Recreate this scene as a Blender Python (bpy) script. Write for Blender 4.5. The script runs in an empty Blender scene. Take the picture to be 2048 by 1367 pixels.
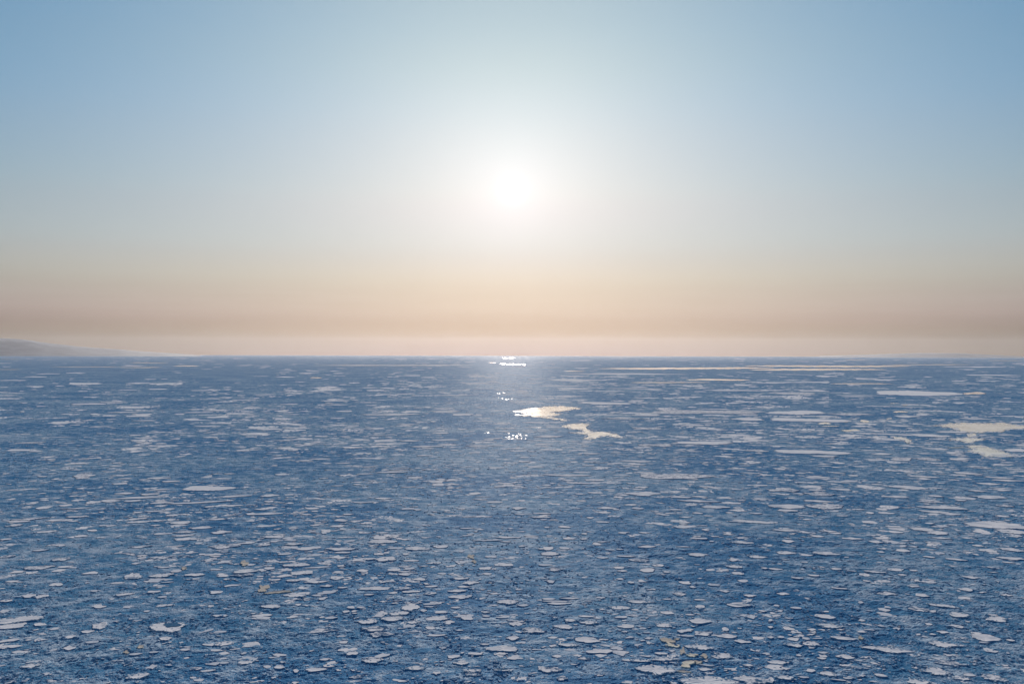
import bpy, math, random, time
import numpy as np
from mathutils import Matrix, Vector
from mathutils.geometry import tessellate_polygon

T0 = time.time()
sc = bpy.context.scene
COL = sc.collection
rnd = random.Random(7)
nrg = np.random.default_rng(11)

# ------------------------------------------------------------------ camera
F = 1991.1                      # focal length in photograph pixels (35 mm lens)
CAM_H = 120.0                   # the photograph is taken from a sea cliff
PITCH = math.atan((706.2 - 683.5) / F)
ROLL = math.atan(5.0 / 2048)
cam = bpy.data.objects.new('camera', bpy.data.cameras.new('camera'))
COL.objects.link(cam)
sc.camera = cam
cam.data.lens = 35.0
cam.data.sensor_width = 36.0
cam.data.clip_start = 1.0
cam.data.clip_end = 400000.0
cam.location = (0, 0, CAM_H)
RM = Matrix.Rotation(math.pi / 2 + PITCH, 3, 'X') @ Matrix.Rotation(ROLL, 3, 'Z')
cam.rotation_euler = RM.to_euler()


def ray(x, y):
    return (RM @ Vector(((x - 1024) / F, -(y - 683.5) / F, -1))).normalized()


def ground(x, y):
    r = ray(x, y)
    t = CAM_H / max(-r.z, 0.0026)
    return r.x * t, r.y * t


# ------------------------------------------------------------------ sun, sky, exposure
SUN = ray(1025, 380)
SUN_EL = math.asin(SUN.z)
SUN_AZ = math.atan2(SUN.x, SUN.y)
lamp = bpy.data.lights.new('sun', 'SUN')
lamp.energy = 5.0
lamp.angle = math.radians(0.53)
lamp.color = (1.0, 0.86, 0.74)
sun = bpy.data.objects.new('sun', lamp)
COL.objects.link(sun)
sun.rotation_euler = (-SUN).to_track_quat('-Z', 'Y').to_euler()
sun.location = (0, 0, 400)

world = bpy.data.worlds.new('World')
sc.world = world
world.use_nodes = True
sc.view_settings.view_transform = 'Standard'
sc.view_settings.look = 'None'
sc.view_settings.exposure = 0.62
sc.view_settings.gamma = 1.0
sc.view_settings.use_curve_mapping = False
sc.cycles.use_denoising = True
sc.cycles.denoising_prefilter = 'ACCURATE'
sc.cycles.max_bounces = 4
sc.cycles.volume_bounces = 0
sc.cycles.caustics_reflective = False
sc.cycles.caustics_refractive = False

# elevation (degrees) -> tint of the clear sky by the low haze layer; above 20 degrees it settles to the plain sky
SKY_TINT = [(0, .11, .13, .17), (1, .16, .15, .22), (2.2, .43, .31, .43), (4, .68, .50, .51),
            (6, .84, .65, .62), (9, .72, .72, .70), (13, .52, .78, .85), (17, .34, .80, .93),
            (20, .28, .82, .98), (35, .50, .90, 1.0), (60, .80, 1.0, 1.06)]
AUREOLE = (.838, .636, .402)
GLOW_TINT = [(0, .35, .09, .02), (1, .53, .32, .05), (2.2, .64, .54, .29), (4, .69, .59, .48), (6, .70, .66, .70), (9, .94, .87, .86), (20, .93, 1.05, .72)]


class NB:
    """Small node-building helper."""
    def __init__(self, nt):
        self.nt = nt

    def n(self, t, **kw):
        nd = self.nt.nodes.new(t)
        for k, v in kw.items():
            setattr(nd, k, v)
        return nd

    def put(self, sock, v):
        if hasattr(v, 'is_linked'):
            self.nt.links.new(v, sock)
        else:
            sock.default_value = v

    def m(self, op, a, b=None, c=None, clamp=False):
        nd = self.n('ShaderNodeMath', operation=op, use_clamp=clamp)
        for i, v in enumerate((a, b, c)):
            if v is not None:
                self.put(nd.inputs[i], v)
        return nd.outputs[0]

    def vm(self, op, a, b=None, out=0):
        nd = self.n('ShaderNodeVectorMath', operation=op)
        self.put(nd.inputs[0], a)
        if b is not None:
            self.put(nd.inputs[1], b)
        return nd.outputs[out]

    def scale(self, a, s):
        nd = self.n('ShaderNodeVectorMath', operation='SCALE')
        self.put(nd.inputs[0], a)
        self.put(nd.inputs['Scale'], s)
        return nd.outputs[0]

    def mix(self, f, a, b):
        nd = self.n('ShaderNodeMix', data_type='RGBA')
        self.put(nd.inputs[0], f)
        self.put(nd.inputs[6], a)
        self.put(nd.inputs[7], b)
        return nd.outputs[2]

    def noise(self, vec, scale, detail=2.0, rough=.5):
        nd = self.n('ShaderNodeTexNoise')
        self.put(nd.inputs['Vector'], vec)
        nd.inputs['Scale'].default_value = scale
        nd.inputs['Detail'].default_value = detail
        nd.inputs['Roughness'].default_value = rough
        return nd.outputs[0]

    def rng(self, v, a, b, c=0.0, d=1.0, smooth=True):
        nd = self.n('ShaderNodeMapRange')
        if smooth:
            nd.interpolation_type = 'SMOOTHSTEP'
        self.put(nd.inputs[0], v)
        for i, q in enumerate((a, b, c, d)):
            self.put(nd.inputs[i + 1], q)
        return nd.outputs[0]

    def ramp(self, v, stops):
        nd = self.n('ShaderNodeValToRGB')
        cr = nd.color_ramp
        cr.interpolation = 'CARDINAL'
        while len(cr.elements) < len(stops):
            cr.elements.new(1.0)
        for e, (p, c) in zip(cr.elements, stops):
            e.position = p
            e.color = (*c, 1)
        self.put(nd.inputs[0], v)
        return nd.outputs[0]


def rgba(c):
    return (*c, 1.0)


def build_world():
    nt = world.node_tree
    b = NB(nt)
    bg = nt.nodes['Background']
    bg.inputs[1].default_value = 0.067
    sky = b.n('ShaderNodeTexSky', sky_type='NISHITA', sun_disc=False)
    sky.sun_elevation = SUN_EL
    sky.sun_rotation = SUN_AZ
    sky.altitude = 100
    sky.air_density = 1.0
    sky.dust_density = 0.0
    sky.ozone_density = 3.0
    d = b.vm('NORMALIZE', b.n('ShaderNodeTexCoord').outputs['Generated'])
    sep = b.n('ShaderNodeSeparateXYZ')
    b.put(sep.inputs[0], d)
    el = b.m('MULTIPLY', b.m('ARCSINE', sep.outputs[2]), 180 / math.pi)
    tint = b.ramp(b.m('DIVIDE', el, 60.0, clamp=True), [(e / 60.0, (r, g, bl)) for e, r, g, bl in SKY_TINT])
    base = b.vm('MULTIPLY', sky.outputs[0], tint)
    cosang = b.vm('DOT_PRODUCT', d, tuple(SUN), out=1)
    ang = b.m('MULTIPLY', b.m('ARCCOSINE', b.m('MINIMUM', cosang, 1.0)), 180 / math.pi)
    # thin streaky cloud low over the sea
    az = b.m('ARCTAN2', sep.outputs[0], sep.outputs[1])
    cv = b.n('ShaderNodeCombineXYZ')
    b.put(cv.inputs[0], b.m('MULTIPLY', az, 9.0))
    b.put(cv.inputs[1], b.m('MULTIPLY', el, 2.6))
    st = b.noise(cv.outputs[0], 1.0, 4.0, .55)
    low = b.rng(el, 6.5, 1.0)
    streak = b.m('MULTIPLY_ADD', b.m('MULTIPLY', b.m('SUBTRACT', st, .5), low), 0.16, 1.0)
    base = b.scale(base, streak)
    # bright air round the sun, and the sun itself drowned in it
    arim = b.ramp(b.m('DIVIDE', el, 60.0, clamp=True), [(e / 60.0, (r, g, bl)) for e, r, g, bl in GLOW_TINT])
    glow = b.scale(b.vm('MULTIPLY', tuple(10 * c for c in AUREOLE), arim), b.m('EXPONENT', b.m('DIVIDE', ang, -16.0)))
    g1 = b.m('EXPONENT', b.m('MULTIPLY', b.m('POWER', b.m('DIVIDE', ang, .48), 2.0), -1.0))
    g2 = b.m('EXPONENT', b.m('DIVIDE', ang, -3.2))
    core = b.vm('ADD', b.scale((7.0, 6.8, 6.6), g1), b.scale((.62, .98, 1.75), g2))
    tot = b.vm('ADD', b.vm('ADD', base, glow), core)
    nt.links.new(tot, bg.inputs[0])


build_world()

# ------------------------------------------------------------------ materials


def material(name, rough=.6, spec=.3):
    m = bpy.data.materials.new(name)
    m.use_nodes = True
    b = NB(m.node_tree)
    p = m.node_tree.nodes['Principled BSDF']
    p.inputs['Roughness'].default_value = rough
    p.inputs['Specular IOR Level'].default_value = spec
    return m, b, p


def mat_ice_field():
    m, b, p = material('rubble_ice', .55, .0)
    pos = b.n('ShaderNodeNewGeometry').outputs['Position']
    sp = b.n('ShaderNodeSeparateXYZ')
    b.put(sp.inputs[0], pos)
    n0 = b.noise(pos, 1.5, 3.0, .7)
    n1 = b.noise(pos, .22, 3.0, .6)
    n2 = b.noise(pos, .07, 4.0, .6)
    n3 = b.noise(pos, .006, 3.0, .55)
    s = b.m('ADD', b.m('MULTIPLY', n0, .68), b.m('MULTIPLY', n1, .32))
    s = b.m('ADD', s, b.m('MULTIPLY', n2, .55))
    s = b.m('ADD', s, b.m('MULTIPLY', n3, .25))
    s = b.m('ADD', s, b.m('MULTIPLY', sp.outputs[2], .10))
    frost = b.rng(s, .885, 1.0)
    blue = b.mix(b.rng(n2, .35, .68), rgba((.048, .185, .375)), rgba((.075, .250, .46)))  # blue ice, with the skylit shade of snowy rubble put into the colour
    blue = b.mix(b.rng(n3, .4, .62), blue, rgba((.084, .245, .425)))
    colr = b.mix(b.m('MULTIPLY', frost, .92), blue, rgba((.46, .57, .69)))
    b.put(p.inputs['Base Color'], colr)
    p.inputs['Metallic'].default_value = .012
    bp = b.n('ShaderNodeBump')
    bp.inputs['Strength'].default_value = .6
    bp.inputs['Distance'].default_value = .5
    b.put(bp.inputs['Height'], n0)
    b.put(p.inputs['Normal'], bp.outputs[0])
    return m


def mat_floe(name, pits, many=False):
    """Snowy floe top; pits = share of the top where the snow is broken and blue ice shows."""
    m, b, p = material(name, .9, .0)
    pos = b.n('ShaderNodeNewGeometry').outputs['Position']
    oi = b.n('ShaderNodeObjectInfo')
    n1 = b.noise(pos, .55, 3.0, .6)
    n2 = b.noise(pos, .12, 3.0, .55)
    snow = b.mix(b.rng(n2, .35, .7), rgba((.94, .93, .95)), rgba((.87, .87, .91)))
    if many:      # one mesh of many floes: some thinner and greyer than others
        snow = b.mix(b.rng(b.noise(pos, .045, 2.0, .6), .35, .68), rgba((.93, .92, .94)), rgba((.66, .71, .79)))
    else:
        snow = b.mix(b.m('MULTIPLY', oi.outputs['Random'], .4), snow, rgba((.80, .82, .86)))
    s = b.m('ADD', b.m('MULTIPLY', n1, .6), b.m('MULTIPLY', n2, .5))
    k = b.rng(s, *pits)
    colr = b.mix(k, snow, rgba((.11, .20, .33)))
    # bare blue ice on the broken sides
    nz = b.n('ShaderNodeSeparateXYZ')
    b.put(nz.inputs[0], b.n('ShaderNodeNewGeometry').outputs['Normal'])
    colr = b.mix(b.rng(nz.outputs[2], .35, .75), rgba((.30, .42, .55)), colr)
    b.put(p.inputs['Base Color'], colr)
    bp = b.n('ShaderNodeBump')
    bp.inputs['Strength'].default_value = .12
    bp.inputs['Distance'].default_value = .3
    b.put(bp.inputs['Height'], n1)
    b.put(p.inputs['Normal'], bp.outputs[0])
    return m


def mat_plain(name, a, c, scale, rough=.9, spec=.0):
    m, b, p = material(name, rough, spec)
    pos = b.n('ShaderNodeNewGeometry').outputs['Position']
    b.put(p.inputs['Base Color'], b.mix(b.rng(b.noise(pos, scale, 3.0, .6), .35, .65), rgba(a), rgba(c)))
    return m


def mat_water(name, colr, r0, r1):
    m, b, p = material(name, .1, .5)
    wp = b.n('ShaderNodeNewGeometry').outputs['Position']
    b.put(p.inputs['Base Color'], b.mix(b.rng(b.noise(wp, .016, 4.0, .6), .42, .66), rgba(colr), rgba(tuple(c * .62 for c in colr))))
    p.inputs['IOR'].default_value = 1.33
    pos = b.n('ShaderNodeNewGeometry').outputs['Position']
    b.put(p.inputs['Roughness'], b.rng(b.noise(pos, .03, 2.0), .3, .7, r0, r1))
    bp = b.n('ShaderNodeBump')
    bp.inputs['Strength'].default_value = .12
    bp.inputs['Distance'].default_value = .1
    b.put(bp.inputs['Height'], b.noise(pos, 1.2, 2.0))
    b.put(p.inputs['Normal'], bp.outputs[0])
    return m


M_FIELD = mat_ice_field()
M_SMOOTH = mat_floe('snowy_floe', (.70, .80))
M_PITTED = mat_floe('pitted_floe', (.52, .66))
M_TAN = mat_plain('stained_ice', (.72, .64, .54), (.52, .49, .46), .3)
M_CREAM = mat_plain('cream_ice', (.92, .87, .74), (.78, .70, .58), .3)
M_POND = mat_plain('blue_ice', (.045, .13, .26), (.08, .19, .33), .2, .9, .0)
M_WATER = mat_water('sea_water', (.012, .03, .05), .05, .1)
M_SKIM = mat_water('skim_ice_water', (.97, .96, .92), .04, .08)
M_RIPPLE = mat_water('rippled_water', (.10, .12, .14), .46, .56)
M_BROKEN = mat_plain('broken_rim_ice', (.50, .58, .68), (.82, .84, .86), .6, .9, .0)
M_HILL = mat_plain('snowy_hill', (.045, .095, .16), (.085, .15, .23), .0015, .8, .1)  # blue shade over a snowy forest slope, put into its base colour


# ------------------------------------------------------------------ mesh helpers
def mesh_np(name, verts, faces_flat, sizes, smooth=False):
    me = bpy.data.meshes.new(name)
    verts = np.asarray(verts, np.float32)
    loops = np.asarray(faces_flat, np.int32)
    sizes = np.asarray(sizes, np.int32)
    me.vertices.add(len(verts))
    me.vertices.foreach_set('co', verts.ravel())
    me.loops.add(len(loops))
    me.loops.foreach_set('vertex_index', loops)
    me.polygons.add(len(sizes))
    me.polygons.foreach_set('loop_start', np.concatenate([[0], np.cumsum(sizes)[:-1]]).astype(np.int32))
    me.polygons.foreach_set('use_smooth', np.full(len(sizes), smooth))
    me.update(calc_edges=True)
    me.validate()
    return me


def link(name, me, mat=None, parent=None, loc=None):
    o = bpy.data.objects.new(name, me)
    COL.objects.link(o)
    if mat and me:
        me.materials.append(mat)
    if parent:
        o.parent = parent
    if loc is not None:
        o.location = loc
    return o


def vnoise(x, y, seed):
    """Smooth value noise on arrays, in 0..1."""
    xi = np.floor(x).astype(np.int64)
    yi = np.floor(y).astype(np.int64)
    fx = x - xi
    fy = y - yi
    fx = fx * fx * (3 - 2 * fx)
    fy = fy * fy * (3 - 2 * fy)

    def h(a, c):
        v = (a * 374761393 + c * 668265263 + seed * 974634777) & 0xffffffff
        v = ((v ^ (v >> 13)) * 1274126177) & 0xffffffff
        return ((v ^ (v >> 16)) & 0xffff) / 65535.0
    a = h(xi, yi) * (1 - fx) + h(xi + 1, yi) * fx
    c = h(xi, yi + 1) * (1 - fx) + h(xi + 1, yi + 1) * fx
    return a * (1 - fy) + c * fy


# ------------------------------------------------------------------ what the photograph shows, read tile by tile
# each tile: origin in the photograph, rows "x y w h [p=pitted t=tan c=cream]" in quarter pixels
TILES = {
 (0, 1200): """38 87 80 30;150 155 390 50;95 207 230 38;318 193 100 26;700 251 105 24;550 294 110 26;70 322 160 22;555 382 95 40;740 335 115 20;1322 306 108 30;1340 215 280 84;1760 252 110 18;1800 346 170 34;1480 396 85 18;1725 401 80 18;1795 425 95 22;1880 391 90 10;1320 40 150 18;245 525 160 36;1100 606 190 44;1970 497 130 30;1660 564 130 14;1570 545 100 28 p;1085 430 110 18;1230 415 80 14;1590 640 90 18;1175 88 50 14;1125 372 60 30 t;1010 415 50 30 t;800 205 120 60 p;790 50 120 36 p""",
 (512, 1200): """120 48 170 28;30 135 60 28;760 57 65 20;840 57 70 12;720 90 60 18 p;1235 55 150 60;1340 82 60 24;1145 105 165 32;900 170 195 46;1090 147 190 42;945 228 220 42 p;1000 272 225 52 p;525 245 270 40 p;600 141 110 18;1450 145 190 38;1540 176 105 32;1255 176 130 26;1690 143 100 30;1480 95 110 20;1840 95 70 16;1840 127 70 16;1395 222 90 28;1440 280 165 18;700 335 75 24;770 424 95 28;935 482 180 38;1270 543 185 36;550 472 90 18;480 555 175 32;320 565 50 28;185 535 90 30;90 532 65 26;1975 388 280 54;2055 302 120 40;1755 428 120 20;1580 450 100 32;1645 500 150 40 p;1830 352 80 14;1730 562 150 24;1745 595 150 26 p;800 612 120 30 p;1980 555 160 26;2010 12 190 40;1600 58 90 16;1900 40 80 14;1630 240 70 10;1260 252 90 8""",
 (1024, 1200): """90 40 105 20;340 8 220 10;375 26 210 22;1020 12 250 24;860 60 190 28;1240 100 115 24;595 129 150 14;460 160 95 24;615 178 160 28;875 135 115 16;410 212 160 34;915 208 155 34;1210 200 140 32;1505 168 190 42;1810 38 210 36;1505 50 80 24;2000 86 70 14;1360 247 85 28;1530 265 150 44 p;1400 285 110 14;1720 288 170 38;1840 330 145 28;1705 230 60 30 p;600 318 230 50;450 357 170 26;700 408 220 36;325 300 80 18;860 338 50 20;1500 375 260 48;1190 425 110 18;1280 405 60 16;1030 482 170 22;1220 470 220 30;1150 556 340 94;1560 655 500 92;1920 640 320 74 p;1540 552 110 26;1560 520 140 12;300 555 230 50 p;1680 445 170 50 p;170 240 180 50 p;400 625 100 40 p;580 465 110 26 p;1890 520 90 20;1245 322 130 50 t;1285 362 130 40 c;1365 405 44 66 t;1440 440 100 30 c;1540 445 66 44 t;1400 512 120 60 c;1490 495 70 30 t;1320 310 50 20 t;1370 570 130 22 t""",
 (1536, 1200): """225 60 95 16;455 130 170 32;490 205 230 34;350 235 75 20;170 230 90 18;20 160 35 20;20 215 45 18;35 103 45 16;20 297 55 18;105 295 55 18;205 312 95 28;305 306 65 20;340 346 140 38;215 360 140 26;600 304 220 26;960 395 420 50;1395 353 220 46;1525 117 150 38;1400 44 230 20;1210 72 180 38 p;1320 88 50 20;1830 152 160 46;1800 118 80 12;1740 300 230 60;1400 255 100 26;1525 212 85 18;1285 192 60 20;810 236 90 8;905 205 60 20;620 453 160 36;430 464 80 18;440 418 90 18;70 497 150 30;480 588 135 34;340 562 75 26;1345 570 230 62;1200 655 160 44;1540 622 130 30;1610 598 95 24;1800 620 220 50 p;1450 505 230 40 p;900 600 110 20;135 620 140 30;285 615 95 14;570 638 130 8;1940 320 65 14;20 640 60 50;740 300 50 30 t""",
 (0, 1040): """1105 14 190 16;1445 20 170 26;370 92 190 16;740 82 80 16;1245 40 100 8;1610 60 200 20;1765 96 190 28;1300 108 150 16;1480 95 240 18 p;1465 122 190 16;1490 150 210 24;1985 180 150 20;1800 207 270 40 p;320 240 140 14;1410 207 135 8;650 127 110 18;50 152 95 10;60 290 130 22 p;490 312 150 28 p;1280 300 200 26 p;1130 210 170 20 p;525 371 125 16;300 380 270 36 p;470 403 110 18;1088 345 85 16;745 420 80 22;1065 448 140 56 p;1290 442 200 30;1310 378 95 10;1410 406 85 24;1560 436 170 24;1960 408 210 32;1950 438 220 20 p;940 502 115 12;450 514 110 26;100 490 110 16;760 565 80 16;1000 592 150 20;1230 572 110 18;1300 613 75 14;1730 577 105 24;1340 496 110 8;230 605 110 30;330 608 120 30 p;50 645 90 20;120 40 150 20 p;700 425 90 14;1590 185 70 14;1470 385 45 28 t;1955 345 80 50 t""",
 (512, 1040): """690 5 90 14;60 47 120 16;470 40 85 10;300 56 75 10;545 103 40 14;145 131 190 24;275 158 110 16;750 165 100 16;665 165 50 14;1010 170 245 32;1010 148 160 6;1115 223 130 16;1285 226 240 32;1480 212 135 24;70 197 110 12;420 225 210 28;680 230 240 24;300 190 170 20;690 258 140 14;470 278 130 18;230 270 120 12;1200 271 55 14;905 310 110 16;1040 310 170 36;1240 323 135 14;2000 137 180 18;1850 160 250 8;2000 172 90 10;1880 292 105 16;1690 64 120 10;325 357 230 28;105 385 90 22;500 377 230 12;680 366 80 14;510 345 40 16;365 420 180 32;660 416 95 24;850 404 100 24 p;1105 396 110 26;1190 432 100 24 p;1490 427 80 18;1560 430 60 12;1835 385 115 24;1912 392 26 10;1980 355 160 30;1850 428 75 18;645 461 120 30;300 481 115 18;480 492 210 24;1310 472 140 26;1640 465 140 20;1715 500 140 28;1660 532 130 16;950 546 280 30;1185 543 90 16;1400 530 110 14;1365 508 50 14;1240 570 150 18;1100 580 80 20;1610 565 160 22;1635 612 200 36;330 594 240 36;570 525 120 22 p;690 538 90 12;1390 585 120 22 p;530 627 60 20;900 595 90 14;180 575 250 20 t;60 545 100 60 t;1720 290 60 40 t;1745 330 40 30 t""",
 (1024, 1040): """720 14 115 12;420 53 105 18;1370 29 80 12;280 56 50 8;455 147 105 16;150 126 125 10;580 107 55 14;575 150 60 12;35 138 80 10;1060 100 110 12;720 172 75 10;290 225 85 30;235 228 60 12;415 222 90 20;300 268 165 30;80 207 60 12;1080 211 150 18;860 232 70 10;1840 178 190 24;1500 145 150 14;1370 212 120 10;1485 275 190 28;905 288 165 10;720 299 110 18;1020 320 180 28 p;1170 362 110 20;855 379 95 18;1085 400 125 34;885 405 95 14;1235 415 70 14;265 358 120 18 p;345 393 130 30 p;1960 293 165 26;1775 318 90 24;1780 372 150 26 p;1805 424 100 22 p;1850 485 95 22 p;865 470 65 14;950 497 55 18;1385 500 105 24;1445 534 60 16;1615 516 100 18;1340 590 110 36 p;310 490 70 24;1240 631 90 10;1500 636 100 10;2020 383 50 12;1550 76 60 14;1910 12 350 24;290 630 120 16;460 625 170 14""",
 (1536, 1040): """40 18 80 14;140 80 215 20;485 88 155 10;395 128 120 16;160 168 105 26;670 146 180 18;905 145 130 16;860 172 115 22;815 16 120 22;1010 52 140 14;1020 94 125 18;1235 73 210 28;1355 100 160 32;1390 48 100 18;1375 142 185 16;1325 180 130 10;1830 42 560 54;1960 92 280 34;1760 243 150 26;1950 236 210 26;1940 305 220 22;1500 313 180 14;1290 294 100 14;1080 243 110 22;140 260 170 26;460 265 255 24;900 338 65 8;1020 395 140 22;850 413 200 16;775 437 85 28;545 390 95 14;60 390 120 12;235 462 100 12;1620 457 150 20;370 442 90 12;1230 600 120 26;950 588 160 30 p;1570 623 100 22;1590 555 90 26;120 588 110 24;790 485 60 16;1300 478 75 8;1170 517 75 10;1165 402 70 12;570 545 130 10;1680 203 90 14;740 658 50 20;1910 600 100 16;1920 338 110 10;1780 376 80 10""",
 (0, 880): """285 88 110 10;410 156 70 8;610 122 60 8;640 186 100 12;665 288 190 44 p;995 307 130 8;1270 303 190 14;1370 329 145 10;960 349 130 12;1660 386 450 46;940 181 90 8;925 207 100 8;1835 268 100 8;1765 146 80 8;1000 425 160 16;1200 432 150 14;1100 460 470 16;880 485 180 24;730 497 90 24;1060 486 160 14;1290 500 200 14;1560 500 500 14;1870 448 280 16;1860 523 170 16;1675 532 80 12;1355 551 90 16;350 540 130 20;525 520 110 16;620 612 180 14;1250 568 150 10;1100 577 70 10;1095 630 160 16;1380 600 110 14;230 630 330 18 p;150 650 170 14;440 640 150 16;1740 632 170 12;2010 590 90 16;620 545 250 10;90 398 90 8;340 290 70 8;1270 395 160 10""",
 (512, 880): """765 58 180 16;830 104 70 8;510 150 170 10;400 165 120 8;700 183 130 8;300 82 90 6;150 203 50 8;1210 5 120 10;1370 50 280 14;1790 45 240 12;1350 122 140 8;905 213 110 8;870 270 140 10;1090 255 270 14;1140 238 170 8;1155 222 160 6;1270 300 130 14;540 304 80 8;650 364 100 8;580 237 75 6;810 354 70 10;1600 355 60 10;1220 374 140 8;1750 427 105 20;1815 452 130 8;1785 472 120 10;1015 466 140 18;110 442 160 20;1910 495 130 12;1215 548 110 14;450 546 120 14;470 567 60 10;90 588 250 18;50 552 120 12;735 592 90 12;680 640 110 20;1695 613 100 8;1290 555 70 16;390 572 60 8;400 594 90 10;270 503 90 12;1980 345 140 10;1950 370 100 10;50 630 80 12;860 495 180 10 p;1590 80 100 8;1430 572 40 10""",
 (1024, 880): """1530 22 510 26;1150 40 290 24 p;640 107 140 12;990 168 260 16;1010 195 130 8;440 280 400 18;660 318 170 20;1290 290 670 48 p;185 213 140 14;1050 428 290 36;1320 165 150 8;100 136 80 12;450 320 110 16;275 360 80 14;280 377 80 10;665 420 130 14;575 345 150 10;540 430 80 10;1340 455 190 16;1500 452 130 12;1480 487 380 18;1760 503 150 14;1620 535 250 22;1430 516 110 12;755 542 170 20;830 553 60 12;1005 545 100 16;950 517 110 12;50 543 130 26;240 585 150 10;225 614 200 14;625 620 65 14;335 637 70 10;1310 556 110 10;1390 615 110 10;1485 582 90 12;1265 585 100 8;1905 262 190 8;1980 360 140 12;1990 470 120 12;1960 84 200 26 p;1950 585 110 14;1570 605 80 8;1740 580 70 10;555 485 90 10;835 99 85 6;670 230 70 10;610 203 110 8;1745 138 90 8""",
 (1536, 880): """330 95 640 32;450 128 230 14;910 110 170 18;1070 152 170 30 p;1270 150 260 24 p;1980 80 160 28;1590 265 240 18;1230 291 260 16;1850 300 230 12;1910 322 260 14;680 283 95 12;550 260 160 8;375 299 190 12;650 328 130 16;1120 378 310 30;1330 382 120 12;580 393 180 14;130 398 270 36 p;410 432 270 28 p;400 488 240 16;375 398 110 12;150 530 300 38;155 562 170 18;460 530 330 54 p;1020 452 220 18;1300 490 220 26 p;1340 447 120 12;1400 540 400 26;1330 572 240 18;1460 590 160 18;1770 455 340 28;1680 404 150 12;1870 398 150 18;815 581 65 18;940 582 140 16;910 552 90 18;870 354 100 8;1240 606 60 10;1525 153 150 14;1900 525 160 20 p;590 605 90 8;310 634 70 10;720 552 110 12;1540 480 90 10;260 262 90 8;1800 147 130 8""",
 (0, 700): """1105 265 235 10;190 421 70 6;100 241 210 7;290 213 180 7;385 189 180 6;720 430 290 12;1720 482 200 10;985 497 250 8;1140 523 110 10;1160 563 210 8;1640 608 180 10;1950 398 190 6;1810 376 120 6;1600 322 150 6;180 491 35 10;1780 723 100 8;1690 695 100 8;1770 668 80 8;1080 680 100 8;200 671 80 6;250 740 250 14 p;1260 312 150 8;600 181 170 6;900 413 200 6""",
 (512, 700): """640 405 250 8;640 436 200 8;270 432 160 8;1080 515 500 14;1650 515 180 18;1510 486 280 8;710 488 140 12;1250 203 150 8;1600 361 300 8;1060 301 130 6;1480 663 150 10;1520 718 240 14;1230 725 160 14;110 632 220 12;650 545 130 8;770 605 110 8;200 722 160 6;900 627 90 8;1420 570 50 12;1860 718 100 12;480 533 110 6;960 682 150 6;1210 592 170 6;1180 350 120 6;900 300 140 6""",
 (1024, 700): """500 240 520 18;900 190 1000 12;740 425 430 22;1550 495 1000 36 p;1080 518 250 16;1890 552 280 24;900 548 400 12 p;980 308 440 8;1780 322 520 10;1080 383 250 8;820 497 80 10;360 413 230 8;290 690 240 20;1460 600 200 12;1080 625 250 20 p;1440 537 70 10;1440 455 80 10;1250 385 110 12""",
 (1536, 700): """1180 345 680 44;230 500 480 36;660 512 400 20 p;330 560 640 26;1110 530 200 18;1290 683 320 22;360 325 250 10;1060 605 200 12;1480 655 250 14;200 345 400 20 p;1650 548 250 12;1990 575 120 12;1900 677 120 10;1800 200 380 8;700 370 260 8""",
}
# open water: traced outlines (quarter pixels of a tile) and plain bands "x y w h"
LEADS = [
 ((1024, 700), [(0, 490), (130, 465), (270, 450), (400, 445), (500, 455), (555, 468), (450, 480), (330, 495), (400, 515), (300, 530), (440, 555), (440, 566), (330, 552), (200, 534), (110, 527), (20, 516), (150, 507), (60, 492)]),
 ((1024, 700), [(395, 605), (450, 590), (560, 582), (640, 590), (590, 615), (600, 630), (640, 648), (740, 653), (850, 675), (905, 707), (840, 697), (760, 682), (710, 692), (650, 709), (560, 711), (610, 690), (590, 672), (470, 661), (560, 652), (565, 640), (500, 631), (430, 622)]),
 ((1536, 700), [(1310, 600), (1400, 595), (1450, 583), (1560, 576), (1700, 585), (1890, 580), (1960, 595), (2150, 605), (2140, 625), (1960, 629), (1880, 640), (1900, 651), (1760, 651), (1710, 661), (1600, 653), (1500, 640), (1450, 618)]),
 ((1536, 880), [(1585, 45), (1650, 38), (1740, 45), (1790, 65), (1890, 92), (1990, 126), (1900, 130), (1730, 130), (1690, 105), (1590, 85), (1640, 70)]),
 ((1536, 700), [(1430, 712), (1540, 702), (1640, 698), (1750, 710), (1690, 722), (1640, 738), (1580, 738), (1510, 720)]),
 ((1536, 700), [(1590, 672), (1650, 662), (1668, 672), (1650, 688), (1600, 690)]),
 ((1536, 700), [(995, 688), (1050, 692), (1110, 706), (1150, 722), (1145, 738), (1180, 746), (1110, 742), (1090, 722), (1020, 712)]),
]
BANDS = {
 (1024, 700): "1400 145 1400 17;1650 237 520 14;1250 258 680 6;500 168 180 5;900 55 240 4",
 (1536, 700): "480 127 1340 17;400 155 1100 16;1280 116 740 6;1900 83 300 4;700 78 200 4;750 268 520 8;1650 345 190 20;1010 424 90 5;1095 440 50 5;1060 493 120 14;970 547 50 8;775 567 80 20;450 585 110 18;495 607 160 6;615 573 60 12;660 640 150 16",
 (512, 700): "1100 121 1300 4;480 220 100 7;1270 361 60 4;1890 100 60 5",
 (0, 700): "700 134 600 4;1130 138 340 6;1490 126 210 8;1180 103 330 4;60 72 240 4;80 154 220 4",
 (1536, 880): "1510 57 150 5",
}

SPARKLE = [(1021, 715.5, 46, 2.4), (1022, 728, 46, 3.4), (1004, 786, 26, 3), (1014, 797, 30, 4), (978, 864, 30, 4), (1022, 872, 34, 12), (1045, 873, 26, 8), (1078, 855, 18, 3)]

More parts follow.
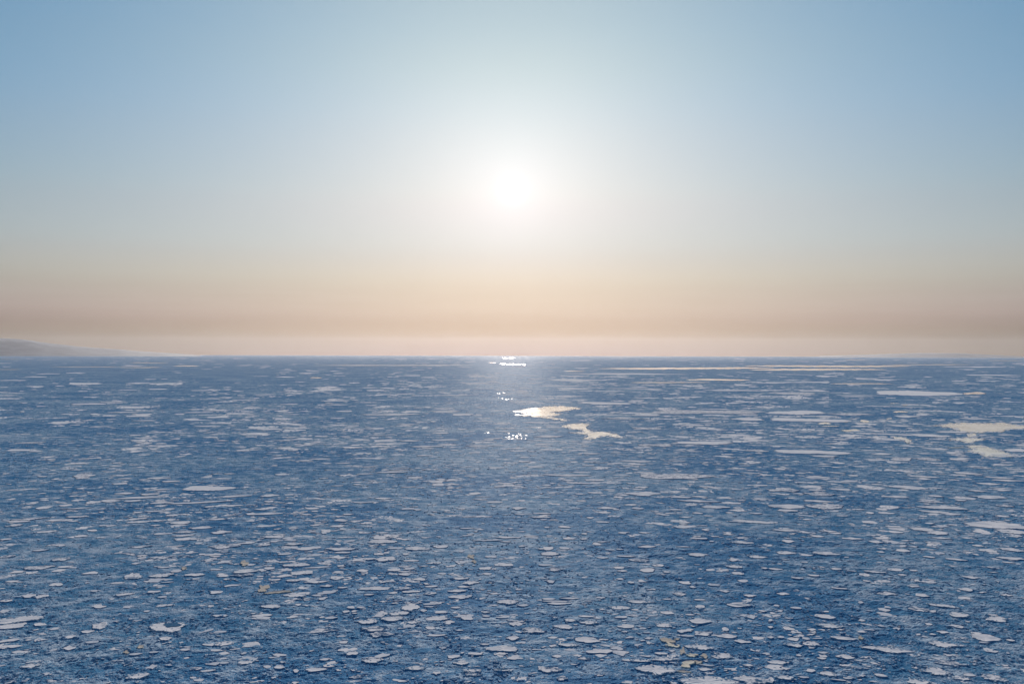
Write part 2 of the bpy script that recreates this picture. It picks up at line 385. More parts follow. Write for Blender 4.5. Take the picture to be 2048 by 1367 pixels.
LANDMARKS = {  # tile, x, y of a floe -> (its own label, how its neighbours name it)
 (0, 880, 1660, 386): ("large smooth diamond-shaped floe alone above the left floe cluster", "the big diamond floe"),
 (0, 880, 665, 288): ("ragged pitted floe left of the big diamond floe, slanting up to the right", "the ragged slanting floe"),
 (0, 880, 1100, 460): ("very long thin floe strip along the upper side of the left floe cluster", "the long left strip"),
 (0, 880, 880, 485): ("pale tapering floe at the left end of the long thin strip", "the tapering left floe"),
 (1024, 880, 1290, 290): ("longest lens-shaped floe with dark pitted top, right of centre below the bright leads", "the pitted lens floe"),
 (1024, 880, 1050, 428): ("smooth white oval floe just below the left end of the pitted lens floe", "the smooth oval floe"),
 (1024, 880, 1530, 22): ("long pale wedge floe below and right of the winding bright lead", "the pale wedge floe"),
 (1024, 880, 440, 280): ("long straight floe bar left of the pitted lens floe", "the straight floe bar"),
 (1024, 880, 50, 543): ("thick white floe below the sun, centre of the picture", "the thick floe under the sun"),
 (1536, 880, 330, 95): ("very long pinkish floe strip left of the right-hand bright water", "the long pinkish strip"),
 (1536, 880, 150, 530): ("smooth flat floe touching a rounder pitted floe on its right", "the smooth floe of the touching pair"),
 (1536, 880, 460, 530): ("rounded pitted floe touching a smooth flat floe on its left", "the pitted floe of the touching pair"),
 (1536, 880, 1770, 455): ("long pale floe near the right edge above the biggest edge floe", "the long right-edge floe"),
 (1536, 880, 1400, 540): ("broad floe split by dark cracks, left of the biggest right-edge floe", "the cracked floe"),
 (1536, 880, 1120, 378): ("humped grey-white floe with tapering right tail", "the humped floe with a tail"),
 (1536, 880, 1230, 291): ("slim straight floe below the rough pale patch on the right", "the slim straight floe"),
 (1536, 1040, 1830, 42): ("biggest smooth floe cut by the right edge of the picture", "the biggest right-edge floe"),
 (1536, 1040, 460, 265): ("long white floe with upswept left tip, right half, lower middle", "the floe with the upswept tip"),
 (1536, 1040, 775, 437): ("small rounded white floe beside a dark gap", "the small round floe by the dark gap"),
 (1536, 1040, 1235, 73): ("wide floe with ragged left end left of the biggest edge floe", "the ragged-ended floe"),
 (1536, 1040, 140, 80): ("straight white bar floe below the touching smooth and pitted pair", "the white bar floe"),
 (1536, 1040, 1230, 600): ("short thick white floe in the dark area, lower right", "the short thick floe"),
 (1024, 1040, 300, 268): ("thick white floe with squared ends, centre, under the sun column", "the squared centre floe"),
 (1024, 1040, 1485, 275): ("speckled oval floe in the dark ice right of centre", "the speckled oval floe"),
 (1024, 1040, 1020, 320): ("dull pitted oval floe left of the speckled oval floe", "the dull pitted oval"),
 (1024, 1040, 1910, 12): ("long bent white floe above the dark middle area on the right", "the long bent floe"),
 (1024, 1040, 1960, 293): ("smooth lens floe below the long bent floe", "the smooth lens floe"),
 (512, 1040, 1010, 170): ("bright smooth floe with a thin ice sliver just behind it, left of centre", "the bright floe with the sliver"),
 (512, 1040, 1285, 226): ("largest bright floe left of centre, its left end tapering", "the largest bright left-centre floe"),
 (512, 1040, 950, 546): ("long rounded bar floe, left of centre", "the rounded bar floe"),
 (512, 1040, 330, 594): ("pointed white floe beside a long tan streak", "the pointed floe by the tan streak"),
 (512, 1040, 325, 357): ("arched grey floe amid crowded floes, left of centre", "the arched grey floe"),
 (512, 1040, 1635, 612): ("curved floe with its top edge hollowed by dark water", "the hollowed curved floe"),
 (0, 1040, 1445, 20): ("bright boxy floe below the left floe cluster", "the boxy bright floe"),
 (0, 1040, 300, 380): ("long dull pitted floe near the left edge", "the dull pitted left floe"),
 (0, 1040, 1065, 448): ("crumbling grey floe beside a thin crack line", "the crumbling grey floe"),
 (0, 1040, 1960, 408): ("broad grey floe below the small tan stain", "the broad grey floe"),
 (0, 1040, 370, 92): ("thin pinkish floe near the left edge", "the thin pinkish left floe"),
 (0, 1040, 1765, 96): ("smooth lens floe right of the boxy bright floe", "the lens floe by the boxy one"),
 (0, 1200, 150, 155): ("wide white floe on the left edge, upper of a pair", "the wide left-edge floe"),
 (0, 1200, 1340, 215): ("white ring-shaped floe holding a blue pool, lower left", "the ring floe"),
 (0, 1200, 1100, 606): ("ragged-topped lilac floe near the bottom edge, lower left", "the ragged lilac floe"),
 (0, 1200, 245, 525): ("bowl-shaped floe with dark underside, bottom left corner", "the bowl-shaped floe"),
 (0, 1200, 1800, 346): ("flat slanting floe right of the ring floe", "the flat slanting floe"),
 (512, 1200, 1235, 55): ("tilted four-sided white floe standing higher than its neighbours", "the four-sided floe"),
 (512, 1200, 900, 170): ("lilac floe touching tip to tip with another on its right", "the tip-to-tip floe"),
 (512, 1200, 1000, 272): ("domed grey floe with dark specks below a holed white floe", "the specked domed floe"),
 (512, 1200, 935, 482): ("straight-edged trapezoid floe with an upturned shard at its right", "the trapezoid floe"),
 (512, 1200, 1975, 388): ("smooth white fish-shaped floe with a long tail, bottom centre", "the fish-shaped floe"),
 (512, 1200, 480, 555): ("white slab amid broken white pieces near the bottom left", "the slab amid broken pieces"),
 (512, 1200, 525, 245): ("long crumbled white patch of ice, lower left of centre", "the crumbled white patch"),
 (1024, 1200, 1150, 556): ("largest streaked floe just below and left of the cream stains", "the largest streaked floe"),
 (1024, 1200, 1560, 655): ("widest floe, cut off by the bottom edge of the picture", "the widest bottom floe"),
 (1024, 1200, 1920, 640): ("pitted floe with a blue hole, bottom edge right of the widest floe", "the floe with a blue hole"),
 (1024, 1200, 1500, 375): ("wedge-shaped floe right of the cream stained ice", "the wedge floe by the stain"),
 (1024, 1200, 1505, 168): ("smooth oval floe above the cream stained ice", "the oval above the stain"),
 (1024, 1200, 600, 318): ("broad pitted floe with a ragged right half, bottom centre", "the broad ragged floe"),
 (1024, 1200, 700, 408): ("pointed lens floe below the broad ragged one", "the pointed lens floe"),
 (1024, 1200, 1810, 38): ("long floe with a dark slot along its middle", "the slotted floe"),
 (1536, 1200, 960, 395): ("longest smooth floe of the lower right corner", "the longest lower-right floe"),
 (1536, 1200, 1395, 353): ("thick slanting floe in the lower right, right of the longest one", "the thick slanting floe"),
 (1536, 1200, 1345, 570): ("two-humped white floe near the bottom right", "the two-humped floe"),
 (1536, 1200, 490, 205): ("smooth drop-shaped floe, lower right", "the drop-shaped floe"),
 (1536, 1200, 1830, 152): ("notched white floe near the right edge, lower right", "the notched floe"),
 (1536, 1200, 340, 346): ("slanting leaf-shaped floe in a tight group of small floes", "the leaf-shaped floe"),
 (1536, 700, 1180, 345): ("huge distant grey floe ending in bright water on its right", "the huge distant grey floe"),
 (1536, 700, 330, 560): ("long distant pinkish floe left of small bright pools", "the long distant pinkish floe"),
 (1536, 700, 230, 500): ("distant lilac floe beyond the long pinkish one", "the distant lilac floe"),
 (1024, 700, 740, 425): ("distant straight-topped floe beyond the winding bright lead", "the distant floe beyond the lead"),
 (1024, 700, 500, 240): ("distant grey floe band far beyond the winding lead", "the far grey band"),
 (1024, 700, 1890, 552): ("distant pale floe with pointed left end, right of the winding lead", "the distant pointed floe"),
 (0, 700, 1105, 265): ("lone bright floe bar far out on the left", "the lone far-left bar"),
 (512, 700, 1080, 515): ("very long thin distant floe strip left of the sun path", "the long distant strip"),
 (512, 700, 640, 405): ("upper prong of a distant fork-shaped pair of floes", "the distant forked floes"),
 (0, 700, 720, 430): ("distant flat floe patch near the left edge", "the distant left patch"),
 (512, 700, 1520, 718): ("distant white floe just left of the sparkling water", "the floe by the sparkles"),
}

floes = []
for (tx, ty), txt in TILES.items():
    for row in txt.split(';'):
        q = row.split()
        x, y, w, h = map(float, q[:4])
        kind = q[4] if len(q) > 4 else 's'
        key = (tx, ty, int(x), int(y))
        floes.append(dict(x=tx + x / 4, y=ty + y / 4, w=w / 4, h=h / 4, kind=kind, key=key, mark=LANDMARKS.get(key)))
for k in LANDMARKS:
    assert any(f['key'] == k for f in floes), k


# ------------------------------------------------------------------ open water leads
def ragged(poly, step, amp, rg):
    out = []
    n = len(poly)
    for i in range(n):
        (ax, ay), (bx, by) = poly[i], poly[(i + 1) % n]
        ln = math.hypot(bx - ax, (by - ay) * 2)
        k = max(1, int(ln / step))
        for j in range(k):
            t = j / k
            s = 0 if j == 0 else 1
            out.append((ax + (bx - ax) * t + s * rg.gauss(0, amp * 2), ay + (by - ay) * t + s * rg.gauss(0, amp)))
    return out


lead_polys = []
for (tx, ty), pts in LEADS:
    lead_polys.append(ragged([(tx + a / 4, ty + c / 4) for a, c in pts], 4.0, .55, rnd))
for (tx, ty), txt in BANDS.items():
    for row in txt.split(';'):
        x, y, w, h = map(float, row.split())
        x, y, w, h = tx + x / 4, ty + y / 4, w / 4, h / 4
        n = max(5, int(w / 9))
        up, lo = [], []
        ph, ph2 = rnd.uniform(0, 6), rnd.uniform(0, 6)
        for i in range(n + 1):
            t = i / n
            e = min(1.0, 4.2 * min(t, 1 - t) + .04) ** .7
            yy = y + .12 * h * math.sin(ph + 5 * t)
            up.append((x - w / 2 + w * t, yy - h / 2 * e * rnd.uniform(.55, 1.1)))
            lo.append((x - w / 2 + w * t, yy + h / 2 * e * rnd.uniform(.45, 1.1)))
        lead_polys.append(up + lo[::-1])

WATER_Z = 0.03
lead_world = []
for poly in lead_polys:
    P = [Vector((*ground(x, max(y, 713.2 + (x - 1024) * .0024)), 0)) for x, y in poly]
    lead_world.append(np.array([(p.x, p.y) for p in P]))
    c = sum(P, Vector()) / len(P)
    tris = tessellate_polygon([[p - c for p in P]])
    me = bpy.data.meshes.new('water')
    me.from_pydata([p - c for p in P], [], [tuple(t) for t in tris])
    me.update()
    if sum(f.normal.z for f in me.polygons) < 0:
        me.flip_normals()
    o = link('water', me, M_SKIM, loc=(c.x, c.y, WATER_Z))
    o['kind'] = 'structure'

# wind-rippled pools under the sun, each a scatter of small openings
for x, y, w, h in SPARKLE:
    vs, fc = [], []
    cx, cy = ground(x, y)
    for k in range(max(3, int(w * h / 16))):
        px, py = x + rnd.gauss(0, w * .28), y + rnd.gauss(0, h * .28)
        pw, ph = (rnd.uniform(5, 17) if y < 740 else rnd.uniform(.8, 2.6)), rnd.uniform(.2, .45)
        b0 = len(vs)
        n = 9
        for i in range(n):
            a = 2 * math.pi * i / n
            q = ground(px + pw / 2 * math.cos(a) * rnd.uniform(.7, 1.1), max(py + ph / 2 * math.sin(a) * rnd.uniform(.6, 1.2), 712.8))
            vs.append((q[0] - cx, q[1] - cy, k * .004))
        fc.append(tuple(range(b0 + n - 1, b0 - 1, -1)))
    me = bpy.data.meshes.new('water')
    me.from_pydata(vs, [], fc)
    me.update()
    if sum(f.normal.z for f in me.polygons) < 0:
        me.flip_normals()
    o = link('water', me, M_RIPPLE, loc=(cx, cy, WATER_Z + .05))
    o['kind'] = 'structure'


def in_poly(px, py, poly):
    inside = np.zeros(px.shape, bool)
    n = len(poly)
    j = n - 1
    for i in range(n):
        xi, yi = poly[i]
        xj, yj = poly[j]
        c = ((yi > py) != (yj > py)) & (px < (xj - xi) * (py - yi) / (yj - yi + 1e-12) + xi)
        inside ^= c
        j = i
    return inside


# ------------------------------------------------------------------ floe placing (ground size and spot of each)
def settle(f):
    X, Y = ground(f['x'], f['y'])
    D = math.hypot(X, Y)
    x0, y0 = ground(f['x'] - f['w'] / 2, f['y'])
    x1, y1 = ground(f['x'] + f['w'] / 2, f['y'])
    f['rx'] = math.hypot(x1 - x0, y1 - y0) / 2
    a = ground(f['x'], f['y'] + f['h'] / 2)
    c = ground(f['x'], f['y'] - f['h'] / 2)
    f['ry'] = min(math.hypot(a[0] - c[0], a[1] - c[1]) / 2, f['rx'] * 6)
    f['X'], f['Y'] = (a[0] + c[0]) / 2, (a[1] + c[1]) / 2
    f['D'] = D
    f['az'] = math.atan2(f['X'], f['Y'])


for f in floes:
    settle(f)


# ------------------------------------------------------------------ sea and ice field
def ring_disc(name, r, z, mat):
    n = 128
    vs = [(0, 0, z)] + [(r * math.cos(2 * math.pi * i / n), r * math.sin(2 * math.pi * i / n), z) for i in range(n)]
    me = bpy.data.meshes.new(name)
    me.from_pydata(vs, [], [(0, 1 + i, 1 + (i + 1) % n) for i in range(n)])
    me.update()
    o = link(name, me, mat)
    o['kind'] = 'structure'
    return o


SEA_R = 46500.0
ring_disc('sea', SEA_R, -1.4, M_WATER)

HALF_F = F / 2                                    # pixels of the scored picture
yy = np.concatenate([np.arange(420, 44, -.6), np.arange(44, 12, -.5), np.arange(12, 2.6, -.4), [2.58]])
DR = CAM_H * HALF_F / yy
uc = np.concatenate([np.linspace(-1.3, -.62, 40)[:-1], np.linspace(-.62, .62, 1130), np.linspace(.62, 1.3, 40)[1:]])
NR, NC = len(DR), len(uc)
GY = np.repeat(DR[:, None], NC, 1)
GX = GY * uc[None, :]
jit = nrg.random((NR, NC)) - .5
n_a = vnoise(GX / 2.1, GY / 2.1, 1)
n_f = vnoise(GX / .95, GY / .95, 9)
n_b = vnoise(GX / 5.5, GY / 5.5, 2)
n_c = vnoise(GX / 19., GY / 19., 3)
n_d = vnoise(GX / 90., GY / 90., 4)
n_e = 1 - np.abs(2 * vnoise(GX / 34., GY / 34., 5) - 1)
hgt = .42 * (n_a - .5) + .50 * (n_b - .5) + .35 * (n_c - .5) + .26 * (n_f - .5) + .12 * jit + np.clip(n_e - .86, 0, 1) * 3.0 * n_b
hgt *= .70 * (.65 + .55 * n_d)
fade = np.clip((9000 - GY) / 7000, 0, 1)
GZ = -.12 + (hgt + .10) * fade
calm = np.zeros((NR, NC), bool)


def window(x0, x1, y0, y1):
    r0, r1 = np.searchsorted(DR, [y0, y1])
    u = [x0 / y0, x0 / y1, x1 / y0, x1 / y1]
    c0, c1 = np.searchsorted(uc, [min(u), max(u)])
    return slice(max(r0 - 1, 0), r1 + 1), slice(max(c0 - 1, 0), c1 + 1)


for f in floes:
    R = max(f['rx'], f['ry'])
    rs, cs = window(f['X'] - R, f['X'] + R, max(f['Y'] - R, 250), f['Y'] + R)
    dx, dy = GX[rs, cs] - f['X'], GY[rs, cs] - f['Y']
    ca, sa = math.cos(f['az']), math.sin(f['az'])
    lx, ly = dx * ca - dy * sa, dx * sa + dy * ca
    ins = (lx / f['rx']) ** 2 + (ly / f['ry']) ** 2 < (1.7 if f['kind'] in 'tc' else 1.05)
    GZ[rs, cs] = np.where(ins, np.minimum(GZ[rs, cs], -.05), GZ[rs, cs])
for poly in lead_world:
    rs, cs = window(poly[:, 0].min(), poly[:, 0].max(), poly[:, 1].min(), poly[:, 1].max())
    ins = in_poly(GX[rs, cs], GY[rs, cs], poly)
    GZ[rs, cs] = np.where(ins, -.6, GZ[rs, cs])
idx = np.arange(NR * NC).reshape(NR, NC)
quads = np.stack([idx[:-1, :-1], idx[:-1, 1:], idx[1:, 1:], idx[1:, :-1]], -1).reshape(-1, 4)
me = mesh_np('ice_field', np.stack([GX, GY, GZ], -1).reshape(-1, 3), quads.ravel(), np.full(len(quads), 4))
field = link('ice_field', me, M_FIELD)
field['kind'] = 'structure'
print('field', NR, NC, round(time.time() - T0, 1))


# ------------------------------------------------------------------ floes
def outline(n, rg, rough=.14, power=None):
    p = power or rg.choice([1.25, 1.5, 1.8, 2.2, 2.8])
    ph = [rg.uniform(0, 6.28) for _ in range(5)]
    am = [rough * rg.uniform(.4, 1) / (k + 1) ** .6 for k in range(5)]
    pts = []
    for i in range(n):
        a = 2 * math.pi * (i + rg.uniform(-.25, .25)) / n
        c, s = math.cos(a), math.sin(a)
        r = (abs(c) ** p + abs(s) ** p) ** (-1 / p)
        r *= 1 + sum(am[k] * math.sin((k + 2) * a + ph[k]) for k in range(5)) + rg.gauss(0, rough * .30)
        pts.append((r * c, r * s))
    mx = max(abs(q[0]) for q in pts)
    my = max(abs(q[1]) for q in pts)
    return [(q[0] / mx, q[1] / my) for q in pts]


def slab(pts, rx, ry, thick, rg, sag=.0, base=-.5):
    """Floe: centre, an inner ring, an uneven rim and a broken side going down into the water."""
    n = len(pts)
    vs = [(0, 0, thick * .8 - sag)]
    for k, z in ((.55, thick * .85 - sag * .7), (.93, thick)):
        for x, y in pts:
            vs.append((x * rx * k, y * ry * k, z + rg.gauss(0, min(.045, min(rx, ry) * .004))))
    for x, y in pts:
        vs.append((x * rx, y * ry, thick * rg.uniform(.75, 1.0)))
    for x, y in pts:
        vs.append((x * rx * 1.01, y * ry * 1.01, base))
    fl, sz = [], []
    for i in range(n):
        j = (i + 1) % n
        fl += [0, 1 + i, 1 + j]
        sz.append(3)
        for r in range(3):
            a, c = 1 + r * n, 1 + (r + 1) * n
            fl += [a + i, c + i, c + j, a + j]
            sz.append(4)
    return vs, fl, sz


def thick_of(f):
    return .20 + .10 * (f['key'][2] * 7 % 11) / 11 + min(.2, f['rx'] * .004)


order = sorted(floes, key=lambda f: -(f['w'] * f['h'] * (3 if f['mark'] else 1) * (4 if f['kind'] in 'tc' else 1)))
singles, rest = order[:296], order[296:]

# labels: landmarks carry their own; every other floe is placed by its nearest landmark
ORD = ['nearest', 'second', 'third', 'fourth', 'fifth', 'sixth', 'seventh', 'eighth', 'ninth', 'tenth', 'eleventh', 'twelfth']
DIRS = ['right of', 'upper right of', 'above', 'upper left of', 'left of', 'lower left of', 'below', 'lower right of']
marks = [f for f in singles if f['mark']]
buckets = {}
for f in singles:
    if f['mark']:
        f['label'] = f['mark'][0]
        continue
    def far(g):
        return math.hypot((f['x'] - g['x']) * .55, (f['y'] - g['y']) * 1.6)
    g = min(marks, key=far)
    ang = math.atan2(-(f['y'] - g['y']) * 2.2, f['x'] - g['x'])
    d = DIRS[int(round(ang / (math.pi / 4))) % 8]
    stained = f['kind'] in 'tc'
    buckets.setdefault((stained, g['mark'][1], d), []).append((far(g), f))
for (stained, nm, d), lst in buckets.items():
    lst.sort(key=lambda q: q[0])
    for i, (_, f) in enumerate(lst):
        ratio = f['w'] / f['h']
        shape = 'slender' if ratio > 9 else 'long' if ratio > 6.2 else 'lens-shaped' if ratio > 4.4 else 'stubby'
        if stained:
            surf, what = ('cream-yellow' if f['kind'] == 'c' else 'tan-brown'), 'stained ice'
        else:
            surf, what = ('pitted grey' if f['kind'] == 'p' else 'smooth pale'), 'floe'
        pos = ('' if len(lst) == 1 else ORD[i] + ' ')
        f['label'] = f'{shape} {surf} {what}, {pos}{d} {nm}'

for f in singles:
    rg = random.Random(hash(f['key']) & 0xffff)
    stained = f['kind'] in 'tc'
    n = 40 if stained else int(min(56, max(18, f['w'] * .9)))
    name = 'stained_ice' if stained else 'ice_floe'
    pts = outline(n, rg, .34 if stained else .24 if f['kind'] == 'p' else .17)
    th = ((.36 if f['kind'] == 'c' else .28) if stained else thick_of(f))
    ring = f['key'] == (0, 1200, 1340, 215)
    vs, fl, sz = slab(pts, f['rx'], f['ry'], th, rg)
    me = mesh_np(name, vs, fl, sz)
    mat = {'s': M_SMOOTH, 'p': M_PITTED, 't': M_TAN, 'c': M_CREAM}[f['kind']]
    o = link(name, me, mat, loc=(f['X'], f['Y'], 0))
    o.rotation_euler = (0, 0, -f['az'])
    o['label'] = f['label']
    o['category'] = 'stained ice' if stained else 'ice floe'
    o['group'] = 'stained ice patches' if stained else 'ice floes drifting in the pack'

    if not stained and f['w'] > 30 and f['y'] > 1030 and rg.random() < .6:
        bv, bf, bs = [], [], []
        for q in range(int(f['w'] * .35)):
            a = rg.choice(pts)
            k = rg.uniform(.93, 1.06)
            cx, cy = a[0] * f['rx'] * k + rg.gauss(0, .5), a[1] * f['ry'] * k + rg.gauss(0, .5)
            e = [rg.uniform(.2, .55), rg.uniform(.2, .45), rg.uniform(.06, .18)]
            t1, t2 = rg.uniform(0, 6.28), rg.gauss(0, .15)
            rm = Matrix.Rotation(t1, 3, 'Z') @ Matrix.Rotation(t2, 3, 'X')
            b0 = len(bv)
            for c8 in ((-1, -1, -1), (1, -1, -1), (1, 1, -1), (-1, 1, -1), (-1, -1, 1), (1, -1, 1), (1, 1, 1), (-1, 1, 1)):
                p = rm @ Vector([c8[w] * e[w] * rg.uniform(.7, 1.1) for w in range(3)])
                bv.append((p.x + cx, p.y + cy, p.z + th + rg.uniform(-.12, .05)))
            for qd in ((0, 3, 2, 1), (4, 5, 6, 7), (0, 1, 5, 4), (1, 2, 6, 5), (2, 3, 7, 6), (3, 0, 4, 7)):
                bf += [b0 + w for w in qd]
                bs.append(4)
        ro = link('broken_rim', mesh_np('broken_rim', bv, bf, bs), M_BROKEN, o)
        ro['kind'] = 'stuff'

    def pond(cx, cy, kx, ky):
        pp = outline(22, rg, .22)
        pv = [(cx * f['rx'], cy * f['ry'], th + .10)] + [((cx + q[0] * kx) * f['rx'], (cy + q[1] * ky) * f['ry'], th + .09) for q in pp]
        pm = mesh_np('blue_pool', pv, [k for i in range(22) for k in (0, 1 + i, 1 + (i + 1) % 22)], [3] * 22)
        po = link('blue_pool', pm, M_POND, o)
        po['label'] = 'pool of bare blue ice sunk in the floe'
    if ring:
        pond(.28, .28, .52, .46)
    if f['key'] == (1024, 1200, 1920, 640):
        pond(.3, -.05, .22, .16)
    if f['key'] == (1024, 1200, 1810, 38):
        pond(.1, .0, .55, .14)
    if f['key'] == (512, 1200, 1980, 555):
        pond(-.1, .45, .7, .4)

# ------------------------------------------------------------------ the many small floes
V, FL, SZ = [], [], []


def add_slab(X, Y, az, rx, ry, th, n, rg, rough):
    pts = outline(n, rg, rough)
    ca, sa = math.cos(-az), math.sin(-az)
    b0 = len(V)
    V.append((X, Y, th * .9))
    for k, z in ((1.0, 0), (1.02, -1)):
        for x, y in pts:
            lx, ly = x * rx * k, y * ry * k
            V.append((X + lx * ca - ly * sa, Y + lx * sa + ly * ca, th * rg.uniform(.8, 1.0) if z == 0 else -.4))
    for i in range(n):
        j = (i + 1) % n
        FL.extend((b0, b0 + 1 + i, b0 + 1 + j))
        SZ.append(3)
        FL.extend((b0 + 1 + i, b0 + 1 + n + i, b0 + 1 + n + j, b0 + 1 + j))
        SZ.append(4)


for f in rest:
    add_slab(f['X'], f['Y'], f['az'], f['rx'], f['ry'], thick_of(f), 14, rnd, .16)

CLUMPS = [(400, 1010, 260, 32, 4.0), (650, 1105, 230, 55, 3.4), (1500, 960, 300, 70, 2.0), (1180, 930, 240, 45, 2.6),
          (900, 930, 220, 60, 1.6), (1900, 1010, 220, 80, 1.6), (1500, 850, 420, 40, 2.4), (420, 860, 170, 40, 1.8),
          (900, 800, 300, 40, 1.8), (1300, 770, 380, 25, 2.0), (620, 870, 200, 40, 1.2), (850, 1190, 280, 60, 1.6), (1900, 900, 200, 50, 1.8),
          (1300, 1290, 300, 60, .7), (1650, 1280, 260, 60, .6), (150, 925, 120, 30, 1.0)]
occupied = [(f['x'], f['y'], f['w'] * .5, f['h'] * .5) for f in singles]
OC = np.array(occupied)
PB = [(min(p[0] for p in P) - 3, max(p[0] for p in P) + 3, min(p[1] for p in P) - 2, max(p[1] for p in P) + 2) for P in lead_polys]
PB = np.array(PB)
made = 0
tries = 0
while made < 17000 and tries < 140000:
    tries += 1
    x = rnd.uniform(-140, 2190)
    y = 716 + 651 * rnd.random() ** 1.25
    d = .40 + sum(a * math.exp(-((x - cx) / sx) ** 2 - ((y - cy) / sy) ** 2) for cx, cy, sx, sy, a in CLUMPS)
    if y < 800:
        d *= .8
    if y > 1120:
        d *= .66
    d *= .25 + 1.6 * float(vnoise(np.array([x / 70.]), np.array([y / 17.]), 31)[0]) ** 1.6 * 1.5
    if rnd.random() > d / 2.6:
        continue
    if ((np.abs(OC[:, 0] - x) < OC[:, 2] + 2) & (np.abs(OC[:, 1] - y) < OC[:, 3] + 1)).any():
        continue
    if ((PB[:, 0] < x) & (PB[:, 1] > x) & (PB[:, 2] < y) & (PB[:, 3] > y)).any():
        continue
    w = min(44, max(2.4, rnd.lognormvariate(math.log(5.8), .84)))
    if y < 900:
        w *= 1.45
    X, Y = ground(x, y)
    D = math.hypot(X, Y)
    rx = w * D / F / 2
    ry = rx * rnd.uniform(.28, 1.15)
    if D > 1200:
        ry *= min(3.5, 1 + (D - 1200) / 1600)
    add_slab(X, Y, math.atan2(X, Y) + rnd.gauss(0, .35 if D < 900 else .08), rx, ry, rnd.uniform(.05, .13), rnd.choice((9, 11, 13)), rnd, .36)
    made += 1
# wide thin sheets of pale ice far out on the right
for k in range(85):
    x, y = rnd.uniform(1040, 2100), 733 + 185 * rnd.random() ** 1.3
    if ((PB[:, 0] < x) & (PB[:, 1] > x) & (PB[:, 2] < y) & (PB[:, 3] > y)).any():
        continue
    f = dict(x=x, y=y, w=min(170, rnd.lognormvariate(math.log(46), .55)), h=rnd.uniform(1.0, 3.0))
    settle(f)
    add_slab(f['X'], f['Y'], f['az'], f['rx'], f['ry'], .16, 22, rnd, .34)
# slush and small pieces along the edges of the open water
for poly in lead_polys[:7]:
    for k in range(len(poly)):
        for q in range(2):
            x, y = poly[k][0] + rnd.gauss(0, 5), poly[k][1] + rnd.gauss(0, 1.3)
            X, Y = ground(x, y)
            rx = rnd.uniform(1.2, 4.5) * math.hypot(X, Y) / F
            add_slab(X, Y, math.atan2(X, Y), rx, rx * rnd.uniform(.8, 2.2), rnd.uniform(.12, .2), 8, rnd, .3)
me = mesh_np('small_ice_floes', V, FL, SZ)
o = link('small_ice_floes', me, mat_floe('small_floe', (.62, .76), True))
o['kind'] = 'stuff'
o['label'] = 'countless small pale floes and ice fragments scattered over the pack'
o['category'] = 'ice fragments'
print('small', made, tries, round(time.time() - T0, 1))

# ------------------------------------------------------------------ broken ice blocks heaped between the near floes
NBK = 24000
bx = nrg.uniform(-.60, .60, NBK)
by = CAM_H * HALF_F / nrg.uniform(95, 385, NBK)
bxw = bx * by
keep = vnoise(bxw / 26., by / 26., 21) * .6 + vnoise(bxw / 7., by / 7., 22) * .5 > .50
bxw, by = bxw[keep], by[keep]
nb = len(by)
size = np.exp(nrg.normal(math.log(.34), .4, nb)).clip(.15, .8)
cube = np.array([(-1, -1, -1), (1, -1, -1), (1, 1, -1), (-1, 1, -1), (-1, -1, 1), (1, -1, 1), (1, 1, 1), (-1, 1, 1)], float)
cv = cube[None] * np.stack([size * nrg.uniform(.7, 1.5, nb), size * nrg.uniform(.6, 1.1, nb), size * nrg.uniform(.12, .4, nb)], -1)[:, None, :]
cv *= nrg.uniform(.7, 1.15, cv.shape)
ax, azr = nrg.normal(0, .16, nb), nrg.uniform(0, 6.28, nb)
c, s = np.cos(ax)[:, None], np.sin(ax)[:, None]
y1, z1 = cv[..., 1] * c - cv[..., 2] * s, cv[..., 1] * s + cv[..., 2] * c
c, s = np.cos(azr)[:, None], np.sin(azr)[:, None]
x2, y2 = cv[..., 0] * c - y1 * s, cv[..., 0] * s + y1 * c
P = np.stack([x2 + bxw[:, None], y2 + by[:, None], z1 + .10], -1).reshape(-1, 3)
Q = np.array([(0, 3, 2, 1), (4, 5, 6, 7), (0, 1, 5, 4), (1, 2, 6, 5), (2, 3, 7, 6), (3, 0, 4, 7)])
Q = (Q[None] + 8 * np.arange(nb)[:, None, None]).reshape(-1, 4)
me = mesh_np('broken_ice', P, Q.ravel(), np.full(len(Q), 4))
o = link('broken_ice', me, mat_plain('broken_ice', (.13, .27, .45), (.46, .55, .66), .5, .9, .0))
o['kind'] = 'stuff'
o['label'] = 'jumbled small ice blocks heaped between the floes'
o['category'] = 'ice blocks'



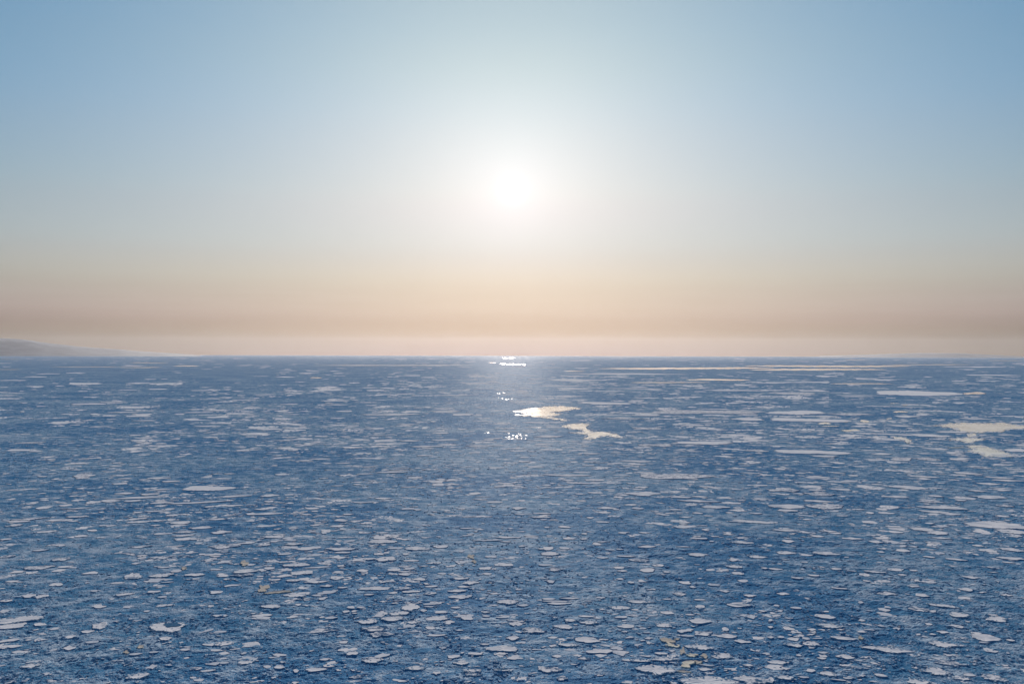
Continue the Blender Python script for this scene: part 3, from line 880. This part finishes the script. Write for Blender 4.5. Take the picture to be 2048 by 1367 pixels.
# ------------------------------------------------------------------ far coast
def coast(name, prof, dist, depth, base_y):
    """Ridge along a skyline read from the photograph: foot, mid slope, crest, back slope."""
    vs, fc = [], []
    rg = random.Random(3)
    xs = np.linspace(prof[0][0], prof[-1][0], 90)
    ys = np.interp(xs, [p[0] for p in prof], [p[1] for p in prof])
    for x, y in zip(xs, ys):
        r = ray(x, y)
        k = dist / math.hypot(r.x, r.y)
        top = max(8.0, CAM_H + r.z * k + rg.gauss(0, 3))
        ux, uy = r.x * k / dist, r.y * k / dist
        for dd, zz in ((-depth, -1.3), (-depth * .6, top * (.38 + rg.uniform(-.05, .05))), (-depth * .25, top * (.80 + rg.uniform(-.04, .04))), (0, top), (depth, -1.3)):
            vs.append((ux * (dist + dd), uy * (dist + dd), zz))
    for i in range(len(xs) - 1):
        for j in range(4):
            a = i * 5 + j
            fc.append((a, a + 5, a + 6, a + 1))
    me = bpy.data.meshes.new(name)
    me.from_pydata(vs, [], fc)
    me.update()
    if sum(p.normal.z for p in me.polygons) < 0:
        me.flip_normals()
    for p in me.polygons:
        p.use_smooth = True
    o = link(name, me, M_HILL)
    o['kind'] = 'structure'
    return o


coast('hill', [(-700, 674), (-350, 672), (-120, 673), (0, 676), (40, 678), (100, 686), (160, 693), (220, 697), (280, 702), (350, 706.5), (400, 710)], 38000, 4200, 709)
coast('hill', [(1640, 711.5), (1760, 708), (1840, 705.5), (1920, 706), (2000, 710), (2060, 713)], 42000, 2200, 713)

# ------------------------------------------------------------------ haze
B = 47500.0
z0, z1 = -3.0, 800.0
hv = [(x, y, z) for z in (z0, z1) for x, y in ((-B, -B), (B, -B), (B, B), (-B, B))]
me = bpy.data.meshes.new('haze')
me.from_pydata(hv, [], [(0, 3, 2, 1), (4, 5, 6, 7), (0, 1, 5, 4), (1, 2, 6, 5), (2, 3, 7, 6), (3, 0, 4, 7)])
me.update()
hm = bpy.data.materials.new('haze')
hm.use_nodes = True
hm.node_tree.nodes.clear()
out = hm.node_tree.nodes.new('ShaderNodeOutputMaterial')
vol = hm.node_tree.nodes.new('ShaderNodeVolumePrincipled')
vol.inputs['Color'].default_value = (.62, .66, .74, 1)
vol.inputs['Density'].default_value = 0.42e-5
vol.inputs['Anisotropy'].default_value = .58
hm.node_tree.links.new(vol.outputs[0], out.inputs['Volume'])
o = link('haze', me, hm)
o['kind'] = 'stuff'
print('done', round(time.time() - T0, 1))
